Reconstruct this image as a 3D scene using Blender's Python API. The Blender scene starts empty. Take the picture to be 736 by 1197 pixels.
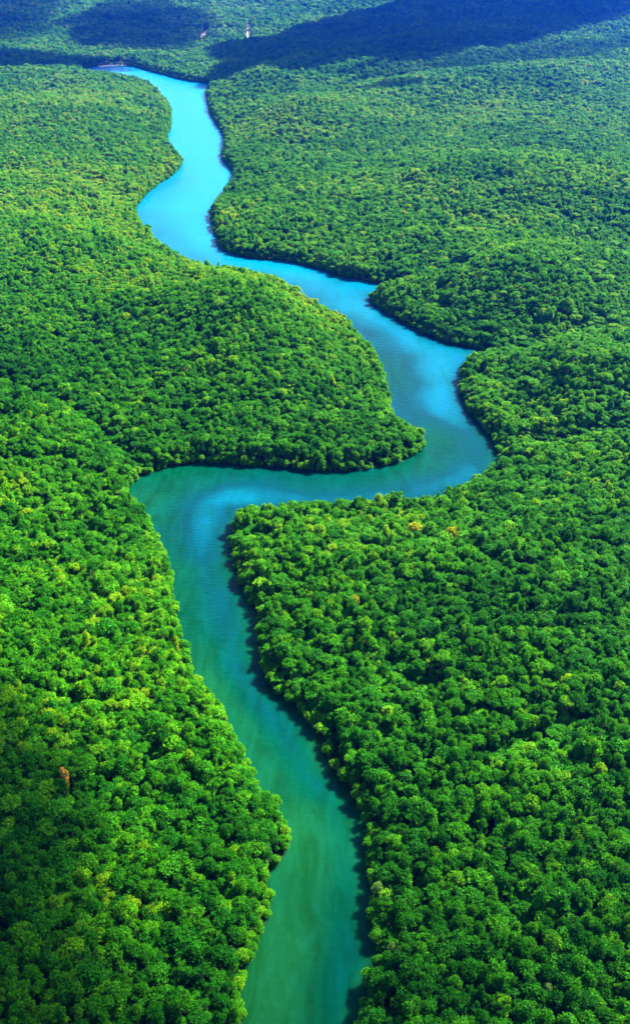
import bpy, math, random
import numpy as np
from mathutils import Vector

random.seed(7)
RNG = np.random.default_rng(11)
scene = bpy.context.scene
COL = scene.collection

# ------------------------------------------------------------------ camera
H = 300.0                      # camera height over the water
PITCH = math.radians(28.9)
FPX = 1283.0                   # focal length in photograph pixels (736 x 1197)
cam_data = bpy.data.cameras.new("camera")
cam_data.sensor_fit = 'VERTICAL'
cam_data.sensor_height = 36.0
cam_data.lens = 36.0 * FPX / 1197.0
cam_data.clip_start = 1.0
cam_data.clip_end = 30000.0
cam = bpy.data.objects.new("camera", cam_data)
cam.location = (0, 0, H)
cam.rotation_euler = (math.pi / 2 - PITCH, 0, 0)
COL.objects.link(cam)
scene.camera = cam
CP, SP = math.cos(PITCH), math.sin(PITCH)


def ground(px, py, z=0.0):
    """where the ray through a photograph pixel meets the height z"""
    u, v = (px - 368.0) / FPX, (598.5 - py) / FPX
    dx, dy, dz = u, CP + v * SP, -SP + v * CP
    t = (z - H) / dz
    return (dx * t, dy * t)


def project(x, y, z):
    """photograph pixel of world points (arrays)"""
    rz = z - H
    d = y * CP - rz * SP
    v = y * SP + rz * CP
    return 368.0 + FPX * x / d, 598.5 - FPX * v / d, d


# ------------------------------------------------------------------ noise
def _hash(ix, iy, s):
    h = (ix.astype(np.int64) * 374761393 + iy.astype(np.int64) * 668265263 + s * 974711) & 0x7fffffff
    h = ((h ^ (h >> 13)) * 1274126177) & 0x7fffffff
    return ((h ^ (h >> 16)) & 0xffff) / 65535.0


def vnoise(x, y, period, s=0):
    """smooth value noise in -1..1"""
    x, y = np.asarray(x, float) / period, np.asarray(y, float) / period
    ix, iy = np.floor(x), np.floor(y)
    fx, fy = x - ix, y - iy
    fx, fy = fx * fx * (3 - 2 * fx), fy * fy * (3 - 2 * fy)
    a, b = _hash(ix, iy, s), _hash(ix + 1, iy, s)
    c, d = _hash(ix, iy + 1, s), _hash(ix + 1, iy + 1, s)
    return 2 * ((a * (1 - fx) + b * fx) * (1 - fy) + (c * (1 - fx) + d * fx) * fy) - 1


def sstep(a, b, x):
    t = np.clip((x - a) / (b - a), 0, 1)
    return t * t * (3 - 2 * t)


# ------------------------------------------------------------------ river outline
# each bank: (photo x, photo y, height of what is seen there), bottom of the photo to its top
LEFT = [(286, 1290, 3), (290, 1197, 3), (292, 1127, 3), (305, 1102, 4), (320, 1057, 4), (318, 1027, 4), (337, 1002, 4),
        (344, 980, 4), (332, 947, 4), (310, 917, 4), (297, 897, 4), (270, 840, 4), (240, 800, 4), (220, 760, 4),
        (212, 725, 4), (209, 690, 4), (195, 645, 4), (178, 600, 6), (155, 572, 8), (160, 560, 3), (180, 553, 1),
        (203, 546, 1), (225, 542, 1), (262, 544, 1), (320, 546, 1), (368, 551, 1), (418, 550, 1), (462, 542, 1), (488, 530, 2),
        (500, 512, 5), (488, 493, 9), (466, 474, 11), (457, 452, 11), (452, 428, 11), (433, 392, 11), (404, 365, 11), (368, 345, 12),
        (325, 321, 12), (280, 309, 12), (240, 303, 12), (214, 292, 12), (192, 278, 12), (170, 258, 11), (159, 240, 8), (168, 229, 4), (185, 216, 2),
        (207, 201, 2), (214, 187, 4), (206, 172, 8), (196, 156, 10), (201, 138, 10), (199, 118, 11), (189, 106, 12),
        (178, 95, 12), (155, 88, 12), (128, 84, 12), (100, 82.5, 12)]
RIGHT = [(415, 1290, 2), (410, 1197, 2), (422, 1147, 2), (436, 1107, 2), (430, 1062, 2), (427, 1007, 2), (421, 972, 2), (411, 937, 2),
         (390, 900, 2), (368, 860, 2), (340, 822, 3), (312, 797, 4), (298, 760, 6), (295, 720, 6), (279, 672, 7), (265, 635, 8), (267, 606, 9),
         (277, 588, 11), (295, 580, 12), (330, 578, 12), (368, 577, 12), (443, 574, 12), (506, 570, 12), (535, 555, 12),
         (562, 543, 11), (581, 521, 6), (563, 501, 2), (544, 476, 2), (535, 452, 2), (534, 434, 4), (546, 420, 2), (568, 411, 1), (518, 399, 1), (478, 381, 1),
         (445, 362, 1), (431, 346, 2), (452, 338, 1), (466, 333, 1), (440, 331, 1), (400, 322, 2), (368, 312, 2), (330, 303, 2), (290, 300, 2), (262, 290, 3), (250, 272, 4),
         (246, 242, 4), (265, 215, 6), (272, 197, 6), (258, 179, 6), (260, 155, 6), (246, 131, 6), (240, 107, 4), (246, 98, 2),
         (215, 93, 2), (178, 83, 2), (150, 76, 2), (122, 75.5, 2), (98, 79.5, 2)]


def smooth(pts, sub=5):
    P = np.array(pts, float)
    P = np.vstack([2 * P[0] - P[1], P, 2 * P[-1] - P[-2]])
    out = []
    for i in range(1, len(P) - 2):
        p0, p1, p2, p3 = P[i - 1:i + 3]
        for k in range(sub):
            t = k / sub
            out.append(0.5 * (2 * p1 + (p2 - p0) * t + (2 * p0 - 5 * p1 + 4 * p2 - p3) * t * t + (3 * p1 - p0 - 3 * p2 + p3) * t ** 3))
    out.append(P[-2])
    return np.array(out)


lw = smooth([ground(*p) for p in LEFT])
rw = smooth([ground(*p) for p in RIGHT])
lw[:, 0] += 1.5 * vnoise(lw[:, 0], lw[:, 1], 11, 3)


def widen(line, side, d):
    t = np.gradient(line, axis=0)
    t /= np.linalg.norm(t, axis=1, keepdims=True)
    return line + side * d * np.stack([-t[:, 1], t[:, 0]], 1)


lw, rw = widen(lw, 1, 2.6), widen(rw, -1, 2.9)       # crowns lean out over the banks by about this much
rw[:, 0] += 1.5 * vnoise(rw[:, 0], rw[:, 1], 11, 4)
near_l, near_r = np.array([[lw[0, 0] - 40, -700.0]]), np.array([[rw[0, 0] - 20, -700.0]])
RIVER = np.vstack([near_l, lw, rw[::-1], near_r])


def inside(poly, x, y):
    r = np.zeros(len(x), bool)
    n = len(poly)
    j = n - 1
    for i in range(n):
        xi, yi = poly[i]
        xj, yj = poly[j]
        if yi != yj:
            c = ((yi > y) != (yj > y))
            r ^= c & (x < (xj - xi) * (y - yi) / (yj - yi) + xi)
        j = i
    return r


def seg_dist(line, x, y, closed=False):
    d = np.full(len(x), 1e18)
    P = np.vstack([line, line[:1]]) if closed else line
    for a, b in zip(P[:-1], P[1:]):
        ab = b - a
        L = ab @ ab
        if L < 1e-9:
            continue
        t = np.clip(((x - a[0]) * ab[0] + (y - a[1]) * ab[1]) / L, 0, 1)
        d = np.minimum(d, (x - a[0] - t * ab[0]) ** 2 + (y - a[1] - t * ab[1]) ** 2)
    return np.sqrt(d)


def river_sd(x, y):
    """distance to the river bank, negative in the water"""
    d = seg_dist(RIVER, x, y, True)
    return np.where(inside(RIVER, x, y), -d, d)


# narrow side creeks and hollows that show as dark lines in the canopy: photo pixels, half width, depth of the dip
GULLIES = [([(-60, 212), (0, 214), (60, 213), (110, 222), (140, 232), (150, 236)], 13, 7),
           ([(-60, 432), (0, 452), (60, 478), (120, 512), (165, 545)], 4.5, 3),
           ([(556, 412), (620, 408), (680, 402), (736, 396), (800, 390)], 12, 8),
           ([(580, 521), (625, 519), (680, 517), (736, 516), (800, 514)], 6, 4)]
GULLIES = [(np.array([ground(px, py, 6) for px, py in g]), w, d) for g, w, d in GULLIES]
RIDGE_A = np.array([ground(px, py, 42) for px, py in [(330, 122), (400, 112), (520, 98), (640, 83), (736, 70), (860, 52)]])
RIDGE_B = np.array([ground(px, py, z) for px, py, z in [(262, 97, 24), (330, 85, 40), (430, 65, 46), (540, 44, 48), (650, 25, 48), (736, 9, 48), (800, 0, 48)]])

# low rounded hills under the forest: photo pixel of the top, half sizes and height in metres
MOUNDS = [(*ground(330, 375, 22), 95, 120, 36), (*ground(60, 300, 18), 150, 110, 24), (*ground(60, 520, 14), 70, 70, 12), (*ground(620, 230, 18), 170, 130, 32),
          (*ground(640, 330, 16), 110, 90, 22), (*ground(640, 450, 14), 80, 65, 20), (*ground(520, 640, 12), 90, 70, 9), (*ground(640, 760, 12), 60, 70, 9), (*ground(60, 140, 20), 170, 160, 18)]


def height(x, y, sd=None):
    if sd is None:
        sd = river_sd(x, y)
    far = sstep(60, 320, sd)
    z = np.where(sd > 0, 1.3 * sstep(0, 7, sd), -2.6 * sstep(0, 9, -sd))
    z = z + far * (3.0 + 4.0 * vnoise(x, y, 260, 21) + 2.0 * vnoise(x, y, 110, 22))
    z = z + sstep(10, 60, sd) * 2.0 * (1 + vnoise(x, y, 70, 23))
    z = z + sstep(12, 110, sd) * 9.0 * (0.5 + vnoise(x, y, 170, 26)) * sstep(300, 500, y)
    for hx, hy, rx_, ry_, hh in MOUNDS:
        z = z + sstep(6, 90, sd) * hh * np.exp(-((x - hx) / rx_) ** 2 - ((y - hy) / ry_) ** 2)
    back = sstep(2350, 3900, y)
    z = z + far * back * (46 + 50 * vnoise(x, y, 800, 24) + 20 * vnoise(x, y, 330, 25))
    z = z + sstep(4200, 8000, y) * far * 90
    z = z + sstep(15, 120, sd) * 27 * np.exp(-(seg_dist(RIDGE_A, x, y) / 130) ** 2)
    z = z + sstep(5, 120, sd) * 32 * np.exp(-(seg_dist(RIDGE_B, x, y) / 150) ** 2)
    for g, w, d in GULLIES:
        z = z - sstep(4, 30, sd) * np.minimum(d, 4) * 0.5 * np.exp(-(seg_dist(g, x, y) / (w * 1.6)) ** 2)
    return np.where(sd > 0, np.maximum(z, 0.15 * sstep(0, 2, sd)), z)


# ------------------------------------------------------------------ materials
def new_mat(name):
    m = bpy.data.materials.new(name)
    m.use_nodes = True
    m.node_tree.nodes.clear()
    return m, m.node_tree.nodes, m.node_tree.links


def ramp(nodes, stops, interp='LINEAR'):
    r = nodes.new('ShaderNodeValToRGB')
    r.color_ramp.interpolation = interp
    el = r.color_ramp.elements
    while len(el) > 1:
        el.remove(el[0])
    el[0].position, el[0].color = stops[0][0], (*stops[0][1], 1)
    for p, c in stops[1:]:
        e = el.new(p)
        e.color = (*c, 1)
    return r


def math_node(nodes, links, op, a, b, c=None):
    n = nodes.new('ShaderNodeMath')
    n.operation = op
    for i, v in enumerate((a, b, c)):
        if v is None:
            continue
        if isinstance(v, (int, float)):
            n.inputs[i].default_value = v
        else:
            links.new(v, n.inputs[i])
    return n.outputs[0]


def leaf_material(name, stops, use_tone=True):
    m, N, L = new_mat(name)
    out = N.new('ShaderNodeOutputMaterial')
    geo = N.new('ShaderNodeNewGeometry')
    isl = geo.outputs['Random Per Island']
    info = N.new('ShaderNodeObjectInfo')
    if use_tone:
        at = N.new('ShaderNodeAttribute')
        at.attribute_type = 'INSTANCER'
        at.attribute_name = 'tone'
        t = at.outputs['Fac']
    else:
        t = isl
    if use_tone:
        j = math_node(N, L, 'MULTIPLY_ADD', isl, 0.24, -0.12)
        t = math_node(N, L, 'ADD', t, j)
    r = ramp(N, stops)
    L.new(t, r.inputs[0])
    hsv = N.new('ShaderNodeHueSaturation')
    L.new(r.outputs[0], hsv.inputs['Color'])
    w = N.new('ShaderNodeTexWhiteNoise')
    w.noise_dimensions = '1D'
    L.new(isl, w.inputs['W'])
    L.new(math_node(N, L, 'MULTIPLY_ADD', w.outputs['Value'], 1.0, 0.5), hsv.inputs['Value'])
    p = N.new('ShaderNodeBsdfPrincipled')
    p.inputs['Roughness'].default_value = 0.48
    p.inputs['Specular IOR Level'].default_value = 0.03
    L.new(hsv.outputs[0], p.inputs['Base Color'])
    tr = N.new('ShaderNodeBsdfTranslucent')
    h2 = N.new('ShaderNodeHueSaturation')
    h2.inputs['Hue'].default_value = 0.485
    h2.inputs['Value'].default_value = 1.35
    L.new(hsv.outputs[0], h2.inputs['Color'])
    L.new(h2.outputs[0], tr.inputs['Color'])
    mix = N.new('ShaderNodeMixShader')
    mix.inputs[0].default_value = 0.36
    L.new(p.outputs[0], mix.inputs[1])
    L.new(tr.outputs[0], mix.inputs[2])
    L.new(mix.outputs[0], out.inputs['Surface'])
    return m


LEAF = leaf_material("leaf_green", [(0.0, (0.0020, 0.045, 0.0006)), (0.35, (0.0105, 0.108, 0.0007)), (0.6, (0.035, 0.185, 0.0008)),
                                    (0.8, (0.088, 0.240, 0.0010)), (1.0, (0.190, 0.260, 0.0014))])
BLOOM_ORANGE = leaf_material("blossom_orange", [(0.0, (0.02, 0.08, 0.005)), (0.15, (0.06, 0.10, 0.008)), (0.3, (0.50, 0.20, 0.012)), (0.8, (0.62, 0.34, 0.03)), (1.0, (0.75, 0.62, 0.38))], False)
BLOOM_PINK = leaf_material("leaf_russet", [(0.0, (0.01, 0.08, 0.002)), (0.5, (0.05, 0.12, 0.004)), (0.8, (0.10, 0.10, 0.012)), (1.0, (0.15, 0.13, 0.04))], False)
BLOOM_YELLOW = leaf_material("blossom_yellow", [(0.0, (0.03, 0.14, 0.002)), (0.5, (0.16, 0.20, 0.003)), (1.0, (0.34, 0.26, 0.004))], False)
BLOOM_PALE = leaf_material("leaf_pale", [(0.0, (0.02, 0.12, 0.004)), (0.5, (0.08, 0.20, 0.02)), (1.0, (0.24, 0.36, 0.09))], False)


def simple_noise_material(name, stops, scale, rough=0.9, bump=0.0, bscale=3.0):
    m, N, L = new_mat(name)
    out = N.new('ShaderNodeOutputMaterial')
    p = N.new('ShaderNodeBsdfPrincipled')
    p.inputs['Roughness'].default_value = rough
    p.inputs['Specular IOR Level'].default_value = 0.2
    geo = N.new('ShaderNodeNewGeometry')
    n = N.new('ShaderNodeTexNoise')
    n.inputs['Scale'].default_value = scale
    n.inputs['Detail'].default_value = 6
    L.new(geo.outputs['Position'], n.inputs['Vector'])
    r = ramp(N, stops)
    L.new(n.outputs['Fac'], r.inputs[0])
    L.new(r.outputs[0], p.inputs['Base Color'])
    if bump:
        b = N.new('ShaderNodeBump')
        b.inputs['Strength'].default_value = bump
        n2 = N.new('ShaderNodeTexNoise')
        n2.inputs['Scale'].default_value = bscale
        L.new(geo.outputs['Position'], n2.inputs['Vector'])
        L.new(n2.outputs['Fac'], b.inputs['Height'])
        L.new(b.outputs[0], p.inputs['Normal'])
    L.new(p.outputs[0], out.inputs['Surface'])
    return m


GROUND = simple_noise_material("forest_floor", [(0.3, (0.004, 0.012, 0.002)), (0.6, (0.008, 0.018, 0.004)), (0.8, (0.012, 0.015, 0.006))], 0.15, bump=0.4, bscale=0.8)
BARK = simple_noise_material("bark", [(0.3, (0.06, 0.045, 0.03)), (0.7, (0.20, 0.17, 0.13))], 1.4, bump=0.5)
SAND = simple_noise_material("pale_sand", [(0.3, (0.24, 0.22, 0.17)), (0.7, (0.42, 0.40, 0.34))], 0.05)
EARTH = simple_noise_material("pale_earth", [(0.38, (0.02, 0.05, 0.01)), (0.5, (0.16, 0.16, 0.11)), (0.62, (0.30, 0.29, 0.24))], 0.04)


def water_material():
    m, N, L = new_mat("river_water")
    out = N.new('ShaderNodeOutputMaterial')
    p = N.new('ShaderNodeBsdfPrincipled')
    p.inputs['IOR'].default_value = 1.33
    p.inputs['Roughness'].default_value = 0.28
    p.inputs['Specular Tint'].default_value = (0.10, 0.75, 1.0, 1)
    p.inputs['Specular IOR Level'].default_value = 0.08
    geo = N.new('ShaderNodeNewGeometry')
    sep = N.new('ShaderNodeSeparateXYZ')
    L.new(geo.outputs['Position'], sep.inputs[0])
    # silt-green water downstream, clear blue water towards the mouth, wandering plumes of each
    n = N.new('ShaderNodeTexNoise')
    n.inputs['Scale'].default_value = 0.012
    n.inputs['Detail'].default_value = 4
    n.inputs['Distortion'].default_value = 0.6
    L.new(geo.outputs['Position'], n.inputs['Vector'])
    d = math_node(N, L, 'MULTIPLY', sep.outputs['Y'], 1.0 / 2600.0)
    plume = math_node(N, L, 'MULTIPLY_ADD', n.outputs['Fac'], 0.30, -0.15)
    t = math_node(N, L, 'ADD', d, plume)
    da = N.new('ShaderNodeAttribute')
    da.attribute_name = 'bank_shade'
    t = math_node(N, L, 'MULTIPLY_ADD', da.outputs['Fac'], 0.13, t)  # bluer towards the right bank: its wide shadow put into the colour
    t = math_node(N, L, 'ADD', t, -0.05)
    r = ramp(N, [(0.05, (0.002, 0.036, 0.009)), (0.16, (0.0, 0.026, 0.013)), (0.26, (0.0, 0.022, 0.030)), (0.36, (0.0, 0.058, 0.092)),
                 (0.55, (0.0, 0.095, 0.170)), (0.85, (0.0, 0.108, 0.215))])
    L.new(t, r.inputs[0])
    # wind streaks, drawn as lighter and darker water colour
    ms = N.new('ShaderNodeMapping')
    ms.inputs['Scale'].default_value = (0.16, 0.035, 1.0)
    ms.inputs['Rotation'].default_value = (0, 0, -0.25)
    L.new(geo.outputs['Position'], ms.inputs['Vector'])
    n3 = N.new('ShaderNodeTexNoise')
    n3.inputs['Scale'].default_value = 0.8
    n3.inputs['Detail'].default_value = 7
    n3.inputs['Roughness'].default_value = 0.65
    n3.inputs['Distortion'].default_value = 1.2
    L.new(ms.outputs[0], n3.inputs['Vector'])
    hs = N.new('ShaderNodeHueSaturation')
    L.new(r.outputs[0], hs.inputs['Color'])
    L.new(math_node(N, L, 'MULTIPLY_ADD', n3.outputs['Fac'], 1.5, 0.25), hs.inputs['Value'])
    L.new(math_node(N, L, 'MULTIPLY_ADD', n3.outputs['Fac'], 0.10, 0.45), hs.inputs['Hue'])
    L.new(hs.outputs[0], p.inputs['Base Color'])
    # turbid water spreads the light, so shadows on it have soft edges
    p.subsurface_method = 'BURLEY'
    p.inputs['Subsurface Weight'].default_value = 1.0
    p.inputs['Subsurface Radius'].default_value = (0.8, 1.0, 1.0)
    p.inputs['Subsurface Scale'].default_value = 3.0
    # wind ripples
    mp = N.new('ShaderNodeMapping')
    mp.inputs['Scale'].default_value = (0.35, 0.9, 1.0)
    mp.inputs['Rotation'].default_value = (0, 0, 0.5)
    L.new(geo.outputs['Position'], mp.inputs['Vector'])
    n2 = N.new('ShaderNodeTexNoise')
    n2.inputs['Scale'].default_value = 0.5
    n2.inputs['Detail'].default_value = 3
    L.new(mp.outputs[0], n2.inputs['Vector'])
    b = N.new('ShaderNodeBump')
    b.inputs['Strength'].default_value = 0.6
    b.inputs['Distance'].default_value = 0.4
    L.new(n2.outputs['Fac'], b.inputs['Height'])
    L.new(b.outputs[0], p.inputs['Normal'])
    L.new(p.outputs[0], out.inputs['Surface'])
    return m


WATER = water_material()


def mesh_obj(name, verts, faces, mats, parent=None, smooth_shade=False, link=True):
    me = bpy.data.meshes.new(name)
    me.from_pydata([tuple(v) for v in verts], [], faces)
    for m in (mats if isinstance(mats, (list, tuple)) else [mats]):
        me.materials.append(m)
    if smooth_shade:
        me.shade_smooth()
    o = bpy.data.objects.new(name, me)
    if link:
        COL.objects.link(o)
    if parent:
        o.parent = parent
    return o


# ------------------------------------------------------------------ ground sheet
def axis(breaks):
    out = []
    for (a, b, st) in breaks:
        out += list(np.arange(a, b, st))
    out.append(breaks[-1][1])
    return np.array(out, float)


xs = axis([(-5200, -2000, 160), (-2000, -900, 50), (-900, -420, 18), (-420, -160, 7), (-160, 200, 3.2), (200, 420, 7), (420, 1000, 18), (1000, 2000, 50), (2000, 5200, 160)])
ys = axis([(-900, 100, 40), (100, 900, 3.6), (900, 1500, 7), (1500, 2900, 14), (2900, 5000, 45), (5000, 9000, 160)])
GX, GY = np.meshgrid(xs, ys)
gx, gy = GX.ravel(), GY.ravel()
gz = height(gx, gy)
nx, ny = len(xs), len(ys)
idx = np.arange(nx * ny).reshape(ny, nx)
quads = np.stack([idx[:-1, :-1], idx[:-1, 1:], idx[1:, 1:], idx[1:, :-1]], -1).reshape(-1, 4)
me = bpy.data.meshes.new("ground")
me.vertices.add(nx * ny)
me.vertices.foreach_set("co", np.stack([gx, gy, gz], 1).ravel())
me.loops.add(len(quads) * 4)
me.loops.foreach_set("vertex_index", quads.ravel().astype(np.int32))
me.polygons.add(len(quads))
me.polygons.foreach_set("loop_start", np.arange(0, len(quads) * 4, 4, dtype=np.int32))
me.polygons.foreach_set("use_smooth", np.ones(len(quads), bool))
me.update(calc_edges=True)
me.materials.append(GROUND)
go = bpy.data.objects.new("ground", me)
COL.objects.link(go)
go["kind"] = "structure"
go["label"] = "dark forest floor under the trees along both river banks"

# the river surface: a strip between the two banks, a little wider than them so that it runs into the shore
wsd = river_sd(gx, gy)
wok = (wsd < 14) & (gy > -700)
wq = quads[wok[quads].any(1)]
used = np.unique(wq)
remap = np.full(len(gx), -1)
remap[used] = np.arange(len(used))
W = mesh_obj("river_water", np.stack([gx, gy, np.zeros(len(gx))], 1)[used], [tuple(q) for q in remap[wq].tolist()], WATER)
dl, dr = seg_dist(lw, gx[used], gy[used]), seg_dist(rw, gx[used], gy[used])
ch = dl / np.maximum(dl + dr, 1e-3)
# bluer band wandering between the banks, mostly right: the bank's shade put into colour
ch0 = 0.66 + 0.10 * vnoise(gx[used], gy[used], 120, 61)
deep = np.exp(-((ch - ch0) / 0.26) ** 2) * sstep(-1, 8, -wsd[used]) * (0.85 + 0.3 * vnoise(gx[used], gy[used], 60, 62))  # strength of the painted bank shade
W.data.attributes.new("bank_shade", 'FLOAT', 'POINT').data.foreach_set("value", deep.astype(np.float32))
W["kind"] = "structure"
W["label"] = "winding turquoise river between dense green forest banks"


def patch(name, pts, mat, label, lift=0.35, sub=4, on=None):
    """a flat sheet that follows the ground (bare earth, sand)"""
    P = smooth([*pts, pts[0]], sub)[:-1]
    x, y = P[:, 0], P[:, 1]
    z = height(x, y) + lift if on is None else np.full(len(x), on)
    c = P.mean(0)
    cz = float((height(c[:1], c[1:2])[0] + lift) if on is None else on)
    v = [(c[0], c[1], cz)] + [(a, b, d) for a, b, d in zip(x, y, z)]
    n = len(x)
    o = mesh_obj(name, v, [(0, 1 + i, 1 + (i + 1) % n) for i in range(n)], mat)
    o["kind"] = "structure"
    o["label"] = label
    return P


BARE = []
BARE.append(patch("sandbar", [ground(px, py, 0.4) for px, py in [(114, 77.2), (124, 75.2), (138, 74.2), (148, 74.4), (150, 76), (138, 76.6), (128, 77.2), (118, 78.4)]], SAND,
                  "white sandbar at the far end of the river", on=0.4))
def far_ground(px, py):
    z = 20.0
    for _ in range(12):
        x, y = ground(px, py, z)
        z = float(height(np.array([x]), np.array([y]))[0])
    return (x, y)
BARE.append(patch("dirt_track", [far_ground(px, py) for px, py in [(277, 12), (282, 6), (289, -4), (293, -4), (286, 6), (280, 13)]], EARTH,
                  "pale dirt track through the far forest at the top edge", lift=1.0))
BARE.append(patch("clearing", [far_ground(px, py) for px, py in [(233, 50), (235, 42), (238, 30), (242, 28), (242, 38), (238, 49)]], EARTH,
                  "small pale clearing in the far forest beyond the river", lift=1.0))


# ------------------------------------------------------------------ tree kinds
def unit(v):
    return v / np.maximum(np.linalg.norm(v, axis=-1, keepdims=True), 1e-9)


def lumpy_core(rng, c, r):
    """a small irregular closed hull inside a leaf lobe"""
    ph = (1 + 5 ** .5) / 2
    V = unit(np.array([(-1, ph, 0), (1, ph, 0), (-1, -ph, 0), (1, -ph, 0), (0, -1, ph), (0, 1, ph), (0, -1, -ph), (0, 1, -ph),
                       (ph, 0, -1), (ph, 0, 1), (-ph, 0, -1), (-ph, 0, 1)], float))
    F = [(0, 11, 5), (0, 5, 1), (0, 1, 7), (0, 7, 10), (0, 10, 11), (1, 5, 9), (5, 11, 4), (11, 10, 2), (10, 7, 6), (7, 1, 8),
         (3, 9, 4), (3, 4, 2), (3, 2, 6), (3, 6, 8), (3, 8, 9), (4, 9, 5), (2, 4, 11), (6, 2, 10), (8, 6, 7), (9, 8, 1)]
    return c + V * r * rng.uniform(0.55, 0.8, (12, 1)) * np.array([1, 1, 0.8]), F


def crown(rng, lobes, leaf, dens):
    """lobes: (centre, radius, squash). Leaf sprays spread over each lobe, turned mostly outward and up."""
    V, F = [], []
    base = 0
    for c, r, sq in lobes:
        c = np.array(c)
        cv, cf = lumpy_core(rng, c, r * np.array([1, 1, sq]))
        V.append(cv)
        F += [tuple(i + base for i in f) for f in cf]
        base += 12
        n = int(dens * r * r)
        d = unit(rng.normal(size=(n, 3)) + np.array([0, 0, 0.45]))
        p = c + d * r * rng.uniform(0.70, 1.20, (n, 1)) * np.array([1, 1, sq])
        nrm = unit(d * np.array([1, 1, 1 / sq]) * 0.9 + rng.normal(size=(n, 3)) * 0.5 + np.array([0, 0, 0.45]))
        a = unit(np.cross(nrm, rng.normal(size=(n, 3))))
        b = np.cross(nrm, a)
        s = leaf * rng.uniform(0.6, 1.4, (n, 1))
        a, b = a * s * 0.62, b * s * 0.45
        bend = nrm * s * 0.16
        q = np.stack([p - a - bend, p - b * rng.uniform(.6, 1, (n, 1)) + bend * .4, p + a - bend, p + b * rng.uniform(.6, 1, (n, 1)) + bend * .4], 1).reshape(-1, 3)
        V.append(q)
        F += [(base + 4 * i, base + 4 * i + 1, base + 4 * i + 2, base + 4 * i + 3) for i in range(n)]
        base += 4 * n
    return np.vstack(V), F


def tube(path, radii, sides=6):
    V, F = [], []
    path = np.array(path, float)
    for i, (p, r) in enumerate(zip(path, radii)):
        d = unit((path[min(i + 1, len(path) - 1)] - path[max(i - 1, 0)])[None])[0]
        a = unit(np.cross(d, [1.0, 0.13, 0.07])[None])[0]
        b = np.cross(d, a)
        for k in range(sides):
            t = 2 * math.pi * k / sides
            V.append(p + r * (a * math.cos(t) + b * math.sin(t)))
    for i in range(len(path) - 1):
        for k in range(sides):
            k2 = (k + 1) % sides
            F.append((i * sides + k, i * sides + k2, (i + 1) * sides + k2, (i + 1) * sides + k))
    return V, F


def make_kind(seed, shape, leaf=0.62, dens=34):
    """(crown verts, faces), (trunk verts, faces) of a tree about 12 m high"""
    rng = np.random.default_rng(seed)
    lobes = []
    if shape == 'broad':            # wide crown of many round heads
        top, R, n = 10.4, 3.0, 11
    elif shape == 'round':
        top, R, n = 10.6, 2.2, 8
    elif shape == 'flat':           # umbrella of flat heads on one level
        top, R, n = 10.8, 3.1, 9
    elif shape == 'narrow':
        top, R, n = 11.2, 1.4, 7
    else:                           # 'open': separate heads with gaps
        top, R, n = 10.6, 3.4, 9
    for i in range(n):
        a = 2.399963 * i + rng.uniform(-.4, .4)
        q = math.sqrt((i + 0.25) / n)
        rr = R * q
        if shape == 'flat':
            z = top - 0.5 * q * q + rng.uniform(-.5, .3)
            r, sq = rng.uniform(1.2, 1.7), 0.62
        elif shape == 'narrow':
            z = top - 0.8 * i + rng.uniform(-.3, .3)
            rr = R * rng.uniform(.2, .8)
            r, sq = rng.uniform(1.3, 1.8), 1.0
        elif shape == 'open':
            z = top - 2.2 * q * q + rng.uniform(-1.0, .6)
            r, sq = rng.uniform(1.0, 1.55), 0.8
        elif shape == 'round':
            z = top - 2.6 * q * q + rng.uniform(-.4, .4)
            r, sq = rng.uniform(1.4, 1.9), 0.9
        else:
            z = top - 2.4 * q * q + rng.uniform(-.7, .5)
            r, sq = rng.uniform(1.3, 1.9), 0.82
        lobes.append(((rr * math.cos(a), rr * math.sin(a), z), r, sq))
    heads = [l[0] for l in lobes]
    # lower skirt of foliage that closes the crown towards the ground
    for i in range(5):
        a = 2 * math.pi * i / 5 + rng.uniform(-.5, .5)
        rr = R * rng.uniform(.55, .95)
        lobes.append(((rr * math.cos(a), rr * math.sin(a), rng.uniform(4.4, 7.2)), rng.uniform(1.2, 1.7), 0.9))
    cv, cf = crown(rng, lobes, leaf, dens)
    lean = rng.uniform(-.5, .5, 2)
    fork = np.array([lean[0] * .5, lean[1] * .5, 6.0])
    tv, tf = [], []
    def add(path, radii, sides=6):
        v, f = tube(path, radii, sides)
        b = len(tv)
        tv.extend(v)
        tf.extend([tuple(i + b for i in q) for q in f])
    add([(0, 0, -0.6), (0, 0, .5), (lean[0] * .3, lean[1] * .3, 3.2), fork], [.42, .27, .2, .17], 7)
    for h in heads:
        h = np.array(h)
        mid = fork * .45 + h * .55 + np.array([0, 0, .6])
        add([fork - [0, 0, rng.uniform(0, 1.2)], mid, h], [.11, .07, .03], 5)
    for k in range(5):               # stilt roots
        a = 2 * math.pi * k / 5 + rng.uniform(-.4, .4)
        add([(0, 0, 1.6), (.7 * math.cos(a), .7 * math.sin(a), 1.0), (1.2 * math.cos(a), 1.2 * math.sin(a), -.6)], [.1, .07, .05], 5)
    return (cv, cf), (np.array(tv), tf)


SHAPES = ['broad', 'round', 'flat', 'open', 'broad', 'narrow', 'open', 'round']
KINDS = [make_kind(100 + i, s) for i, s in enumerate(SHAPES)]

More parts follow.
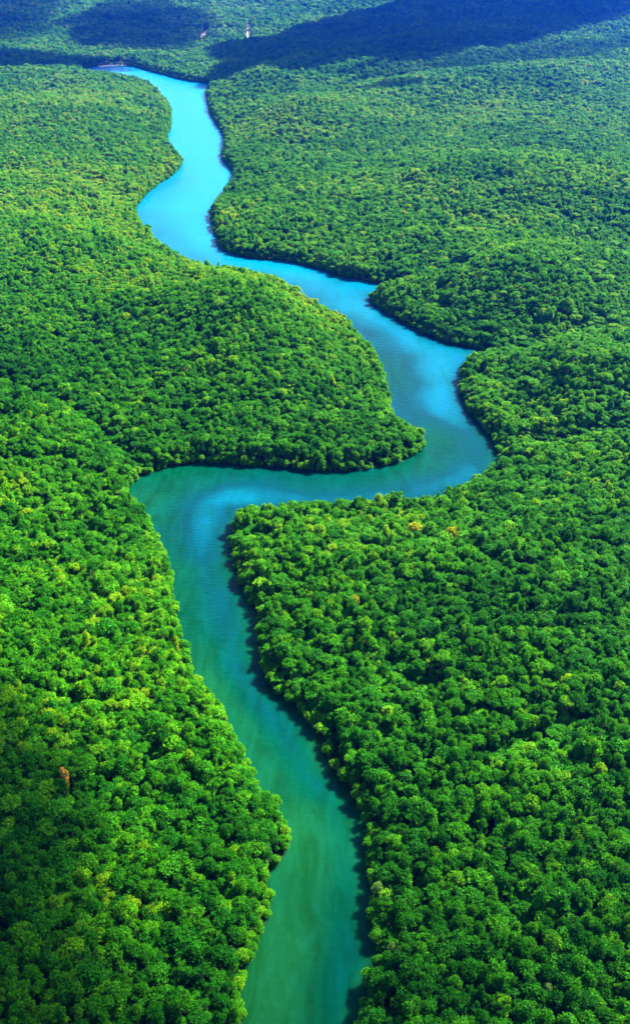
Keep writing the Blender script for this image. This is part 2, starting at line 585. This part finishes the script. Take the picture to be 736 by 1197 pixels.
# ------------------------------------------------------------------ where trees stand
def hexgrid(x0, x1, y0, y1, st, jit):
    dy = st * math.sqrt(3) / 2
    rows = np.arange(y0, y1, dy)
    colsx = np.arange(x0, x1, st)
    X, Y = np.meshgrid(colsx, rows)
    X = X + (np.arange(len(rows)) % 2)[:, None] * st / 2
    X = X + RNG.uniform(-jit, jit, X.shape) * st
    Y = Y + RNG.uniform(-jit, jit, Y.shape) * st
    return X.ravel(), Y.ravel()


bands = [(120, 900, 4.1, 0.88), (900, 1800, 4.9, 0.99), (1800, 3000, 7.6, 1.3), (3000, 4700, 11.0, 1.8)]
PX, PY, PS = [], [], []
for y0, y1, st, sc in bands:
    half = 0.30 * math.hypot(y1, H) + 60
    x, y = hexgrid(-half, half, y0, y1, st, 0.36)
    dep = y * CP + (H - 10) * SP
    k = np.abs(x) < dep * 0.30 + 28
    PX.append(x[k]); PY.append(y[k]); PS.append(np.full(k.sum(), sc))
px_, py_, ps_ = map(np.concatenate, (PX, PY, PS))
sd = river_sd(px_, py_)
keep = sd > 1.3 + RNG.uniform(-.7, 1.6, len(sd))
for g, w, d in GULLIES[:0]:
    gd = seg_dist(g, px_, py_)
    keep &= (gd > w * (0.75 + 0.35 * vnoise(px_, py_, 25, 71)))
for P in BARE:
    keep &= ~inside(P, px_, py_) & (seg_dist(P, px_, py_, True) > 5)
px_, py_, ps_, sd = px_[keep], py_[keep], ps_[keep], sd[keep]
pz_ = height(px_, py_, sd)
n = len(px_)

# canopy relief: clumps of taller and lower trees, low fringe at the water
rel = 1.0 + 0.16 * vnoise(px_, py_, 30, 31) + 0.13 * vnoise(px_, py_, 13, 32)
wid = np.clip(0.92 * np.exp(RNG.normal(0, 0.22, n)), .58, 1.5)
hgt = rel * RNG.uniform(0.80, 1.16, n)
gap = vnoise(px_, py_, 17, 33) + 0.6 * vnoise(px_, py_, 7, 35)
low = gap < -0.72
hgt = np.where(low, hgt * 0.62, hgt)
for g, w, d in GULLIES:
    hgt = hgt * (1 - 0.45 * np.exp(-(seg_dist(g, px_, py_) / (1.7 * w)) ** 2))
emer = RNG.random(n) < 0.035
hgt = np.where(emer, hgt * 1.2, hgt)
wid = np.where(emer, wid * 1.25, wid)
fr = sstep(9, 1.5, sd)
hgt = hgt * (1 - 0.36 * fr * RNG.uniform(.3, 1.2, n))
wid = wid * (1 - 0.18 * fr)
wid, hgt = wid * ps_, hgt * (0.45 + 0.55 * ps_)

# tone: species stands, each tree's own, plus painted edge light, slope shade, near dimness
qx, qy, _d = project(px_, py_, pz_ + 10)
tone = 0.42 + 0.13 * sstep(500, 1300, py_) + 0.13 * vnoise(px_, py_, 90, 41) + 0.10 * vnoise(px_, py_, 38, 42) + RNG.normal(0, 0.14, n)


def stand(cx, cy, rx, ry, amt):
    """a stand of lighter or darker trees round the place seen at a photo pixel"""
    x0, y0 = ground(cx, cy, 10)
    xa = abs(ground(cx + rx, cy, 10)[0] - x0)
    ya = abs(ground(cx, cy - ry, 10)[1] - y0)
    return amt * np.exp(-((px_ - x0) / xa) ** 2 - ((py_ - y0) / ya) ** 2)


for s in [(330, 345, 150, 50, .26), (60, 250, 130, 45, .26), (460, 640, 130, 55, .16), (560, 250, 160, 90, .08), (400, 700, 60, 60, .10), (520, 143, 150, 12, .17),
          (620, 1080, 120, 90, .07), (200, 640, 40, 120, .10), (330, 1000, 40, 120, .12), (80, 130, 120, 40, .12), (60, 500, 90, 30, .10),  # narrow pair: sunlit left bank edge put into the tone
          (60, 950, 90, 120, -.12), (200, 430, 180, 40, -.08), (620, 230, 160, 60, -.04), (640, 800, 130, 110, -.10)]:  # row's first two: near dimness and a shaded slope put into the tone
    tone += stand(*s)
tone += 0.05 * sstep(60, -60, px_ + 40 * vnoise(px_, py_, 160, 44)) - 0.03
tone = np.clip(tone, 0.02, 0.90)
kind = RNG.integers(0, len(KINDS), n)
rot = RNG.uniform(0, 2 * math.pi, n)
tilt = RNG.normal(0, 0.05, (n, 2))

# the trees that show largest in the photograph are objects of their own
vis = (qx > -6) & (qx < 742) & (qy > -4) & (qy < 1196) & ~low
size = np.where(vis, wid * FPX / _d, 0) * np.where(py_ < 420, 1, 0)
N_IND = 284
order = np.argsort(-size)[:N_IND]

# landmark trees, farther off but easy to pick out, join them
LAND = [(71, 908, BLOOM_ORANGE, 0.75, 'orange_tree', "blossom", "orange and white blossoming tree standing out of the dark green left forest", "flowering tree"),
        (481, 617, BLOOM_YELLOW, 1.2, None, None, "golden yellow tree nearest the water in the right forest's upper corner", "tree"),
        (528, 622, BLOOM_YELLOW, 1.1, None, None, "ochre yellow tree just inland of the golden yellow one", "tree"),
        (412, 700, BLOOM_YELLOW, .9, None, None, "yellow-green tree in the right forest below the golden yellow pair", "tree"),
        (640, 1145, BLOOM_PALE, .5, None, None, "tiny whitish tree deep inside the lower right forest", "tree"),
        (435, 1025, BLOOM_PALE, .55, None, None, "small pale-leaved tree at the water's edge on the right bank", "tree"),
        (446, 1096, BLOOM_PALE, .5, None, None, "smallest pale-leaved tree on the right waterside, nearer the lower edge", "tree")]
land_idx = []
for L_ in LAND:
    dd = (qx - L_[0]) ** 2 + (qy - L_[1]) ** 2 + np.where(low, 400, 0)
    for i in np.argsort(dd):
        if i not in land_idx:
            land_idx.append(int(i))
            break
order = [int(i) for i in order if int(i) not in land_idx]

# ------------------------------------------------------------------ single trees
protos = {}
for ki, ((cv, cf), (tv, tf)) in enumerate(KINDS):
    protos[ki] = None


def proto(ki):
    (cv, cf), (tv, tf) = KINDS[ki]
    r = bpy.data.objects.new("rainforest_tree", None)
    r.empty_display_size = 2
    COL.objects.link(r)
    c = mesh_obj("crown", cv, cf, LEAF, r)
    t = mesh_obj("trunk", tv, tf, BARK, r, True)
    return r


def single_tree(i):
    ki = int(kind[i])
    if protos[ki] is None:
        r = protos[ki] = proto(ki)
    else:
        src = protos[ki]
        r = src.copy()
        COL.objects.link(r)
        for ch in src.children:
            c = ch.copy()
            COL.objects.link(c)
            c.parent = r
    r.location = (px_[i], py_[i], pz_[i])
    r.rotation_euler = (tilt[i, 0], tilt[i, 1], rot[i])
    r.scale = (wid[i], wid[i], hgt[i])
    for ch in r.children:
        if ch.name.startswith("crown"):
            ch["tone"] = float(tone[i])
    r["category"] = "tree"
    return r


SHAPE_WORD = {'broad': "broad lobed", 'round': "round-headed", 'flat': "flat-topped", 'open': "open-crowned", 'narrow': "slender"}
ORD = ["first", "second", "third", "fourth", "fifth", "sixth", "seventh", "eighth", "ninth", "tenth", "eleventh", "twelfth", "thirteenth", "fourteenth",
       "fifteenth", "sixteenth", "seventeenth", "eighteenth", "nineteenth", "twentieth"]
left_i = [i for i in order if qx[i] < 360]
right_i = [i for i in order if qx[i] >= 360]
classes = {}
for side, ids in (("left", left_i), ("right", right_i)):
    shore = sorted([i for i in ids if sd[i] < 6.5], key=lambda i: py_[i])
    for k, i in enumerate(shore):
        w = ORD[k] if k < len(ORD) else None
        tn = "dark green" if tone[i] < .36 else "mid green" if tone[i] < .55 else "lime green"
        if w:
            classes[i] = (f"{tn} waterside tree on the {side} bank, {w} from the near edge", f"trees along the {side} waterside")
        else:
            classes[i] = (f"{tn} waterside tree far up the near {side} bank", f"trees far up the {side} waterside")
    rest = [i for i in ids if i not in classes]
    by = {}
    for i in rest:
        tn = "dark green" if tone[i] < .33 else "mid green" if tone[i] < .48 else "lime green" if tone[i] < .64 else "yellow-green"
        sz = "big" if wid[i] > 1.08 else "small" if wid[i] < 0.84 else "middling"
        zone = f"behind the {side} shore trees" if sd[i] < 24 else f"{'low' if qy[i] > 1120 else 'midway' if qy[i] > 1030 else 'back'} in the {side} forest"
        by.setdefault((sz, tn, SHAPES[kind[i]], zone), []).append(i)
    for (sz, tn, sh, zone), mem in by.items():
        base = f"{sz} {tn} {SHAPE_WORD[sh]} tree {zone}"
        if len(mem) == 1:
            classes[mem[0]] = (base, f"forest trees on the {side} bank")
        elif len(mem) <= 3:
            mem = sorted(mem, key=lambda i: qx[i])
            words3 = ["leftmost", "rightmost"] if len(mem) == 2 else ["leftmost", "middle one", "rightmost"]
            for i, w in zip(mem, words3):
                classes[i] = (f"{base}, {w}", f"forest trees on the {side} bank")
        else:
            mem = sorted(mem, key=lambda i: qx[i])
            for k, i in enumerate(mem):
                classes[i] = (f"{base}, {ORD[k]} from left", f"forest trees on the {side} bank")
for i in order:
    r = single_tree(i)
    r["label"], r["group"] = classes[i]

for L_, i in zip(LAND, land_idx):
    wid[i] = L_[3] * 0.95
    hgt[i] = max(hgt[i], 1.0) * 1.1 if L_[3] > .6 else 0.8
    (cv, cf), (tv, tf) = KINDS[5 if L_[2] is BLOOM_ORANGE else 0]
    r = bpy.data.objects.new("flowering_tree" if "blossom" in L_[6] else "rainforest_tree", None)
    COL.objects.link(r)
    mesh_obj("crown", cv, cf, L_[2], r)
    mesh_obj("trunk", tv, tf, BARK, r, True)
    r.location = (px_[i], py_[i], pz_[i])
    r.rotation_euler = (0, 0, rot[i])
    r.scale = (wid[i], wid[i], hgt[i])
    r["label"], r["category"] = L_[6], L_[7]

# ------------------------------------------------------------------ the rest of the forest, which reads as one mass
mass = np.ones(n, bool)
mass[order] = False
mass[land_idx] = False
# low bushes and saplings at the water's edge, under the trees
fx, fy = [], []
for line in (lw, rw):
    seg = np.diff(line, axis=0)
    ln = np.linalg.norm(seg, axis=1)
    for a, d_, l_ in zip(line[:-1], seg, ln):
        k = max(1, int(l_ / 1.1))
        t = (np.arange(k) + RNG.random(k)) / k
        fx.append(a[0] + d_[0] * t + RNG.normal(0, 1.7, k))
        fy.append(a[1] + d_[1] * t + RNG.normal(0, 1.7, k))
fx, fy = np.concatenate(fx), np.concatenate(fy)
fsd = river_sd(fx, fy)
k = (fsd > -0.9) & (fsd < 4) & (fy < 2700) & (fy > 120)
fx, fy, fsd = fx[k], fy[k], fsd[k]
fz = height(fx, fy, fsd) - 0.8
nf = len(fx)
fs = RNG.uniform(0.34, 0.62, nf)

coll = bpy.data.collections.new("canopy_kinds")
for ki, ((cv, cf), (tv, tf)) in enumerate(KINDS):
    nc = len(cv)
    o = mesh_obj(f"canopy_kind_{ki}", np.vstack([cv, tv]), list(cf) + [tuple(i + nc for i in f) for f in tf], [LEAF, BARK], link=False)
    mi = np.zeros(len(o.data.polygons), np.int32)
    mi[len(cf):] = 1
    o.data.polygons.foreach_set("material_index", mi)
    coll.objects.link(o)

pos = np.vstack([np.stack([px_, py_, pz_], 1)[mass], np.stack([fx, fy, fz], 1)])
a_kind = np.concatenate([kind[mass], RNG.choice([0, 1, 4, 7], nf)]).astype(np.int32)
a_rot = np.vstack([np.stack([tilt[:, 0], tilt[:, 1], rot], 1)[mass], np.stack([RNG.normal(0, .1, nf), RNG.normal(0, .1, nf), RNG.uniform(0, 6.28, nf)], 1)])
a_scl = np.vstack([np.stack([wid, wid, hgt], 1)[mass], np.stack([fs * 1.15, fs * 1.15, fs * RNG.uniform(.75, 1.1, nf)], 1)])
a_tone = np.concatenate([tone[mass], np.clip(RNG.normal(.58, .10, nf), .05, .76)])  # fringe tone raised: sunlit bank edge put into the leaf colour
pm = bpy.data.meshes.new("forest_canopy")
pm.vertices.add(len(pos))
pm.vertices.foreach_set("co", pos.ravel())
pm.attributes.new("kind_index", 'INT', 'POINT').data.foreach_set("value", a_kind)
pm.attributes.new("turn", 'FLOAT_VECTOR', 'POINT').data.foreach_set("vector", a_rot.astype(np.float32).ravel())
pm.attributes.new("size", 'FLOAT_VECTOR', 'POINT').data.foreach_set("vector", a_scl.astype(np.float32).ravel())
pm.attributes.new("tone", 'FLOAT', 'POINT').data.foreach_set("value", a_tone.astype(np.float32))
pm.update()
fo = bpy.data.objects.new("forest_canopy", pm)
COL.objects.link(fo)
fo["kind"] = "stuff"
fo["label"] = "dense rainforest canopy covering both banks away from the nearest trees"
fo["category"] = "forest"

ng = bpy.data.node_groups.new("canopy_scatter", 'GeometryNodeTree')
ng.interface.new_socket(name="Geometry", in_out='INPUT', socket_type='NodeSocketGeometry')
ng.interface.new_socket(name="Geometry", in_out='OUTPUT', socket_type='NodeSocketGeometry')
gi, gout = ng.nodes.new('NodeGroupInput'), ng.nodes.new('NodeGroupOutput')
iop = ng.nodes.new('GeometryNodeInstanceOnPoints')
ci = ng.nodes.new('GeometryNodeCollectionInfo')
ci.inputs['Collection'].default_value = coll
ci.inputs['Separate Children'].default_value = True
ci.inputs['Reset Children'].default_value = True


def named(name, typ):
    nd = ng.nodes.new('GeometryNodeInputNamedAttribute')
    nd.data_type = typ
    nd.inputs['Name'].default_value = name
    return next(s for s in nd.outputs if s.enabled and s.name == 'Attribute')


ng.links.new(gi.outputs[0], iop.inputs['Points'])
ng.links.new(ci.outputs[0], iop.inputs['Instance'])
iop.inputs['Pick Instance'].default_value = True
ng.links.new(named("kind_index", 'INT'), iop.inputs['Instance Index'])
e2r = ng.nodes.new('FunctionNodeEulerToRotation')
ng.links.new(named("turn", 'FLOAT_VECTOR'), e2r.inputs[0])
ng.links.new(e2r.outputs[0], iop.inputs['Rotation'])
ng.links.new(named("size", 'FLOAT_VECTOR'), iop.inputs['Scale'])
ng.links.new(iop.outputs[0], gout.inputs[0])
md = fo.modifiers.new("scatter", 'NODES')
md.node_group = ng
print("trees", n, "fringe", nf, "individual", len(order) + len(land_idx))

# ------------------------------------------------------------------ light and air
SUN_EL, SUN_AZ = math.radians(42), math.radians(38)       # azimuth from +x (right) towards +y (away)
S = Vector((math.cos(SUN_EL) * math.cos(SUN_AZ), math.cos(SUN_EL) * math.sin(SUN_AZ), math.sin(SUN_EL)))
sun = bpy.data.lights.new("sun", 'SUN')
sun.energy = 5.0
sun.angle = math.radians(0.53)
sun.color = (1.0, 0.95, 0.82)
so = bpy.data.objects.new("sun", sun)
so.rotation_euler = (-S).to_track_quat('-Z', 'Y').to_euler()
so.location = (300, 200, 900)
COL.objects.link(so)
world = bpy.data.worlds.new("World")
scene.world = world
world.use_nodes = True
wn, wl = world.node_tree.nodes, world.node_tree.links
bg = next(x for x in wn if x.type == 'BACKGROUND')
sky = wn.new('ShaderNodeTexSky')
sky.sky_type = 'NISHITA'
sky.sun_disc = False
sky.sun_elevation = SUN_EL
sky.sun_rotation = math.atan2(S.x, S.y)
sky.altitude = 0
sky.air_density = 1.0
sky.dust_density = 0.0
sky.ozone_density = 5.0
wl.new(sky.outputs[0], bg.inputs['Color'])
bg.inputs['Strength'].default_value = 0.05


def volume_material(name, color, density, aniso=0.0):
    m, N, L = new_mat(name)
    out = N.new('ShaderNodeOutputMaterial')
    v = N.new('ShaderNodeVolumePrincipled')
    v.inputs['Color'].default_value = (*color, 1)
    v.inputs['Density'].default_value = density
    v.inputs['Anisotropy'].default_value = aniso
    L.new(v.outputs[0], out.inputs['Volume'])
    return m


def box(x0, x1, y0, y1, z0, z1):
    v = [(x, y, z) for z in (z0, z1) for x, y in ((x0, y0), (x1, y0), (x1, y1), (x0, y1))]
    return v, [(3, 2, 1, 0), (4, 5, 6, 7), (0, 1, 5, 4), (1, 2, 6, 5), (2, 3, 7, 6), (3, 0, 4, 7)]


top = max(H, float(gz.max()) + 30) + 6
hz = mesh_obj("haze", *box(-5400, 5400, -1000, 9200, float(gz.min()) - 1, top), volume_material("haze_air", (0.01, 0.12, 1.0), 0.000082, 0.84))
hz["kind"] = "stuff"
hz["label"] = "thin blue haze over the whole forest"

# clouds above the haze shading the far valley; near ones added to dim the corner
CLOUD_Z = 760.0


def cloud(poly, dens, thick, seed, centre=None):
    """a flattened cumulus whose shadow falls on the ground outline poly"""
    import bmesh
    P = smooth([*poly, poly[0]], 6)[:-1]
    c = P.mean(0) if centre is None else np.array(centre, float)
    ang = np.arctan2(P[:, 1] - c[1], P[:, 0] - c[0])
    rad = np.hypot(P[:, 1] - c[1], P[:, 0] - c[0])
    o_ = np.argsort(ang)
    ang, rad = ang[o_], rad[o_]
    bm = bmesh.new()
    bmesh.ops.create_icosphere(bm, subdivisions=6, radius=1)
    co = np.array([v.co[:] for v in bm.verts])
    R = np.interp(np.arctan2(co[:, 1], co[:, 0]), np.r_[ang - 2 * math.pi, ang, ang + 2 * math.pi], np.r_[rad, rad, rad])
    x, y = co[:, 0] * R, co[:, 1] * R
    sc = 0.35 * np.sqrt(rad.mean() * rad.min())
    k = 1 + (0.20 * vnoise(x + 900 * seed, y + 40 * co[:, 2], sc, seed) + 0.10 * vnoise(x, y + 300 * seed, sc * .4, seed + 1)) * (0.4 if seed == 1 else 1.0)
    z = np.where(co[:, 2] > 0, co[:, 2] * thick * (1 + .35 * vnoise(x, y, sc * .6, seed + 2)), co[:, 2] * thick * .35)
    for v, a, b, d in zip(bm.verts, x * k, y * k, z):
        v.co = (a, b, d)
    me = bpy.data.meshes.new("cloud")
    bm.to_mesh(me)
    bm.free()
    me.shade_smooth()
    me.materials.append(volume_material("cloud_vapour", (1, 1, 1), dens))
    o = bpy.data.objects.new("cloud", me)
    o.location = (c[0] + S.x / S.z * CLOUD_Z, c[1] + S.y / S.z * CLOUD_Z, CLOUD_Z)
    COL.objects.link(o)
    o["kind"] = "structure"
    o["label"] = "flat white cloud unseen above the frame, placed to shade the forest below"
    return o


cloud([(-200, 2260), (-75, 2020), (115, 2200), (345, 2490), (600, 2790), (750, 3010), (800, 3300), (640, 3600), (496, 3680), (277, 3520), (50, 3230), (-138, 2830), (-230, 2600)],
      0.040, 120, 1, (250, 2850))
cloud([(-680, 3060), (-570, 3340), (-404, 3380), (-280, 3050), (-260, 2760), (-407, 2640), (-570, 2760)], 0.020, 90, 2)
cloud([(-800, 2590), (-570, 2590), (-400, 2520), (-420, 2440), (-640, 2400), (-830, 2420)], 0.040, 70, 3)
cloud([(-1050, 3400), (-800, 3380), (-660, 2760), (-850, 2720), (-1000, 3000)], 0.014, 80, 5)
cloud([(30, 1960), (250, 2170), (560, 2360), (800, 2560), (860, 2760), (640, 2700), (330, 2440), (60, 2130)], 0.008, 60, 8)  # thin unseen cloud, added to half shade the strip behind the nearer ridge
cloud([(270, 2225), (420, 2330), (560, 2300), (520, 2220), (400, 2210)], 0.030, 50, 6)
cloud([(10, 1850), (110, 1935), (150, 1900), (60, 1835)], 0.022, 50, 7)
cloud([(-260, 130), (-40, 130), (-60, 200), (-90, 270), (-130, 360), (-260, 380)], 0.030, 60, 4)  # made-up cloud, added to darken the lower left corner
cloud([(-140, 90), (180, 90), (190, 250), (120, 300), (0, 285), (-120, 300)], 0.005, 60, 9)  # made-up thin cloud, added to dim the whole near edge


# ------------------------------------------------------------------ render settings
scene.view_settings.view_transform = 'Standard'
scene.view_settings.look = 'None'
scene.view_settings.exposure = 3.22
scene.view_settings.gamma = 1.0
scene.render.engine = 'CYCLES'
cy = scene.cycles
cy.max_bounces = 5
cy.diffuse_bounces = 3
cy.glossy_bounces = 2
cy.transmission_bounces = 3
cy.transparent_max_bounces = 8
cy.volume_bounces = 0
cy.caustics_reflective = False
cy.caustics_refractive = False
cy.use_denoising = True
cy.filter_width = 1.6
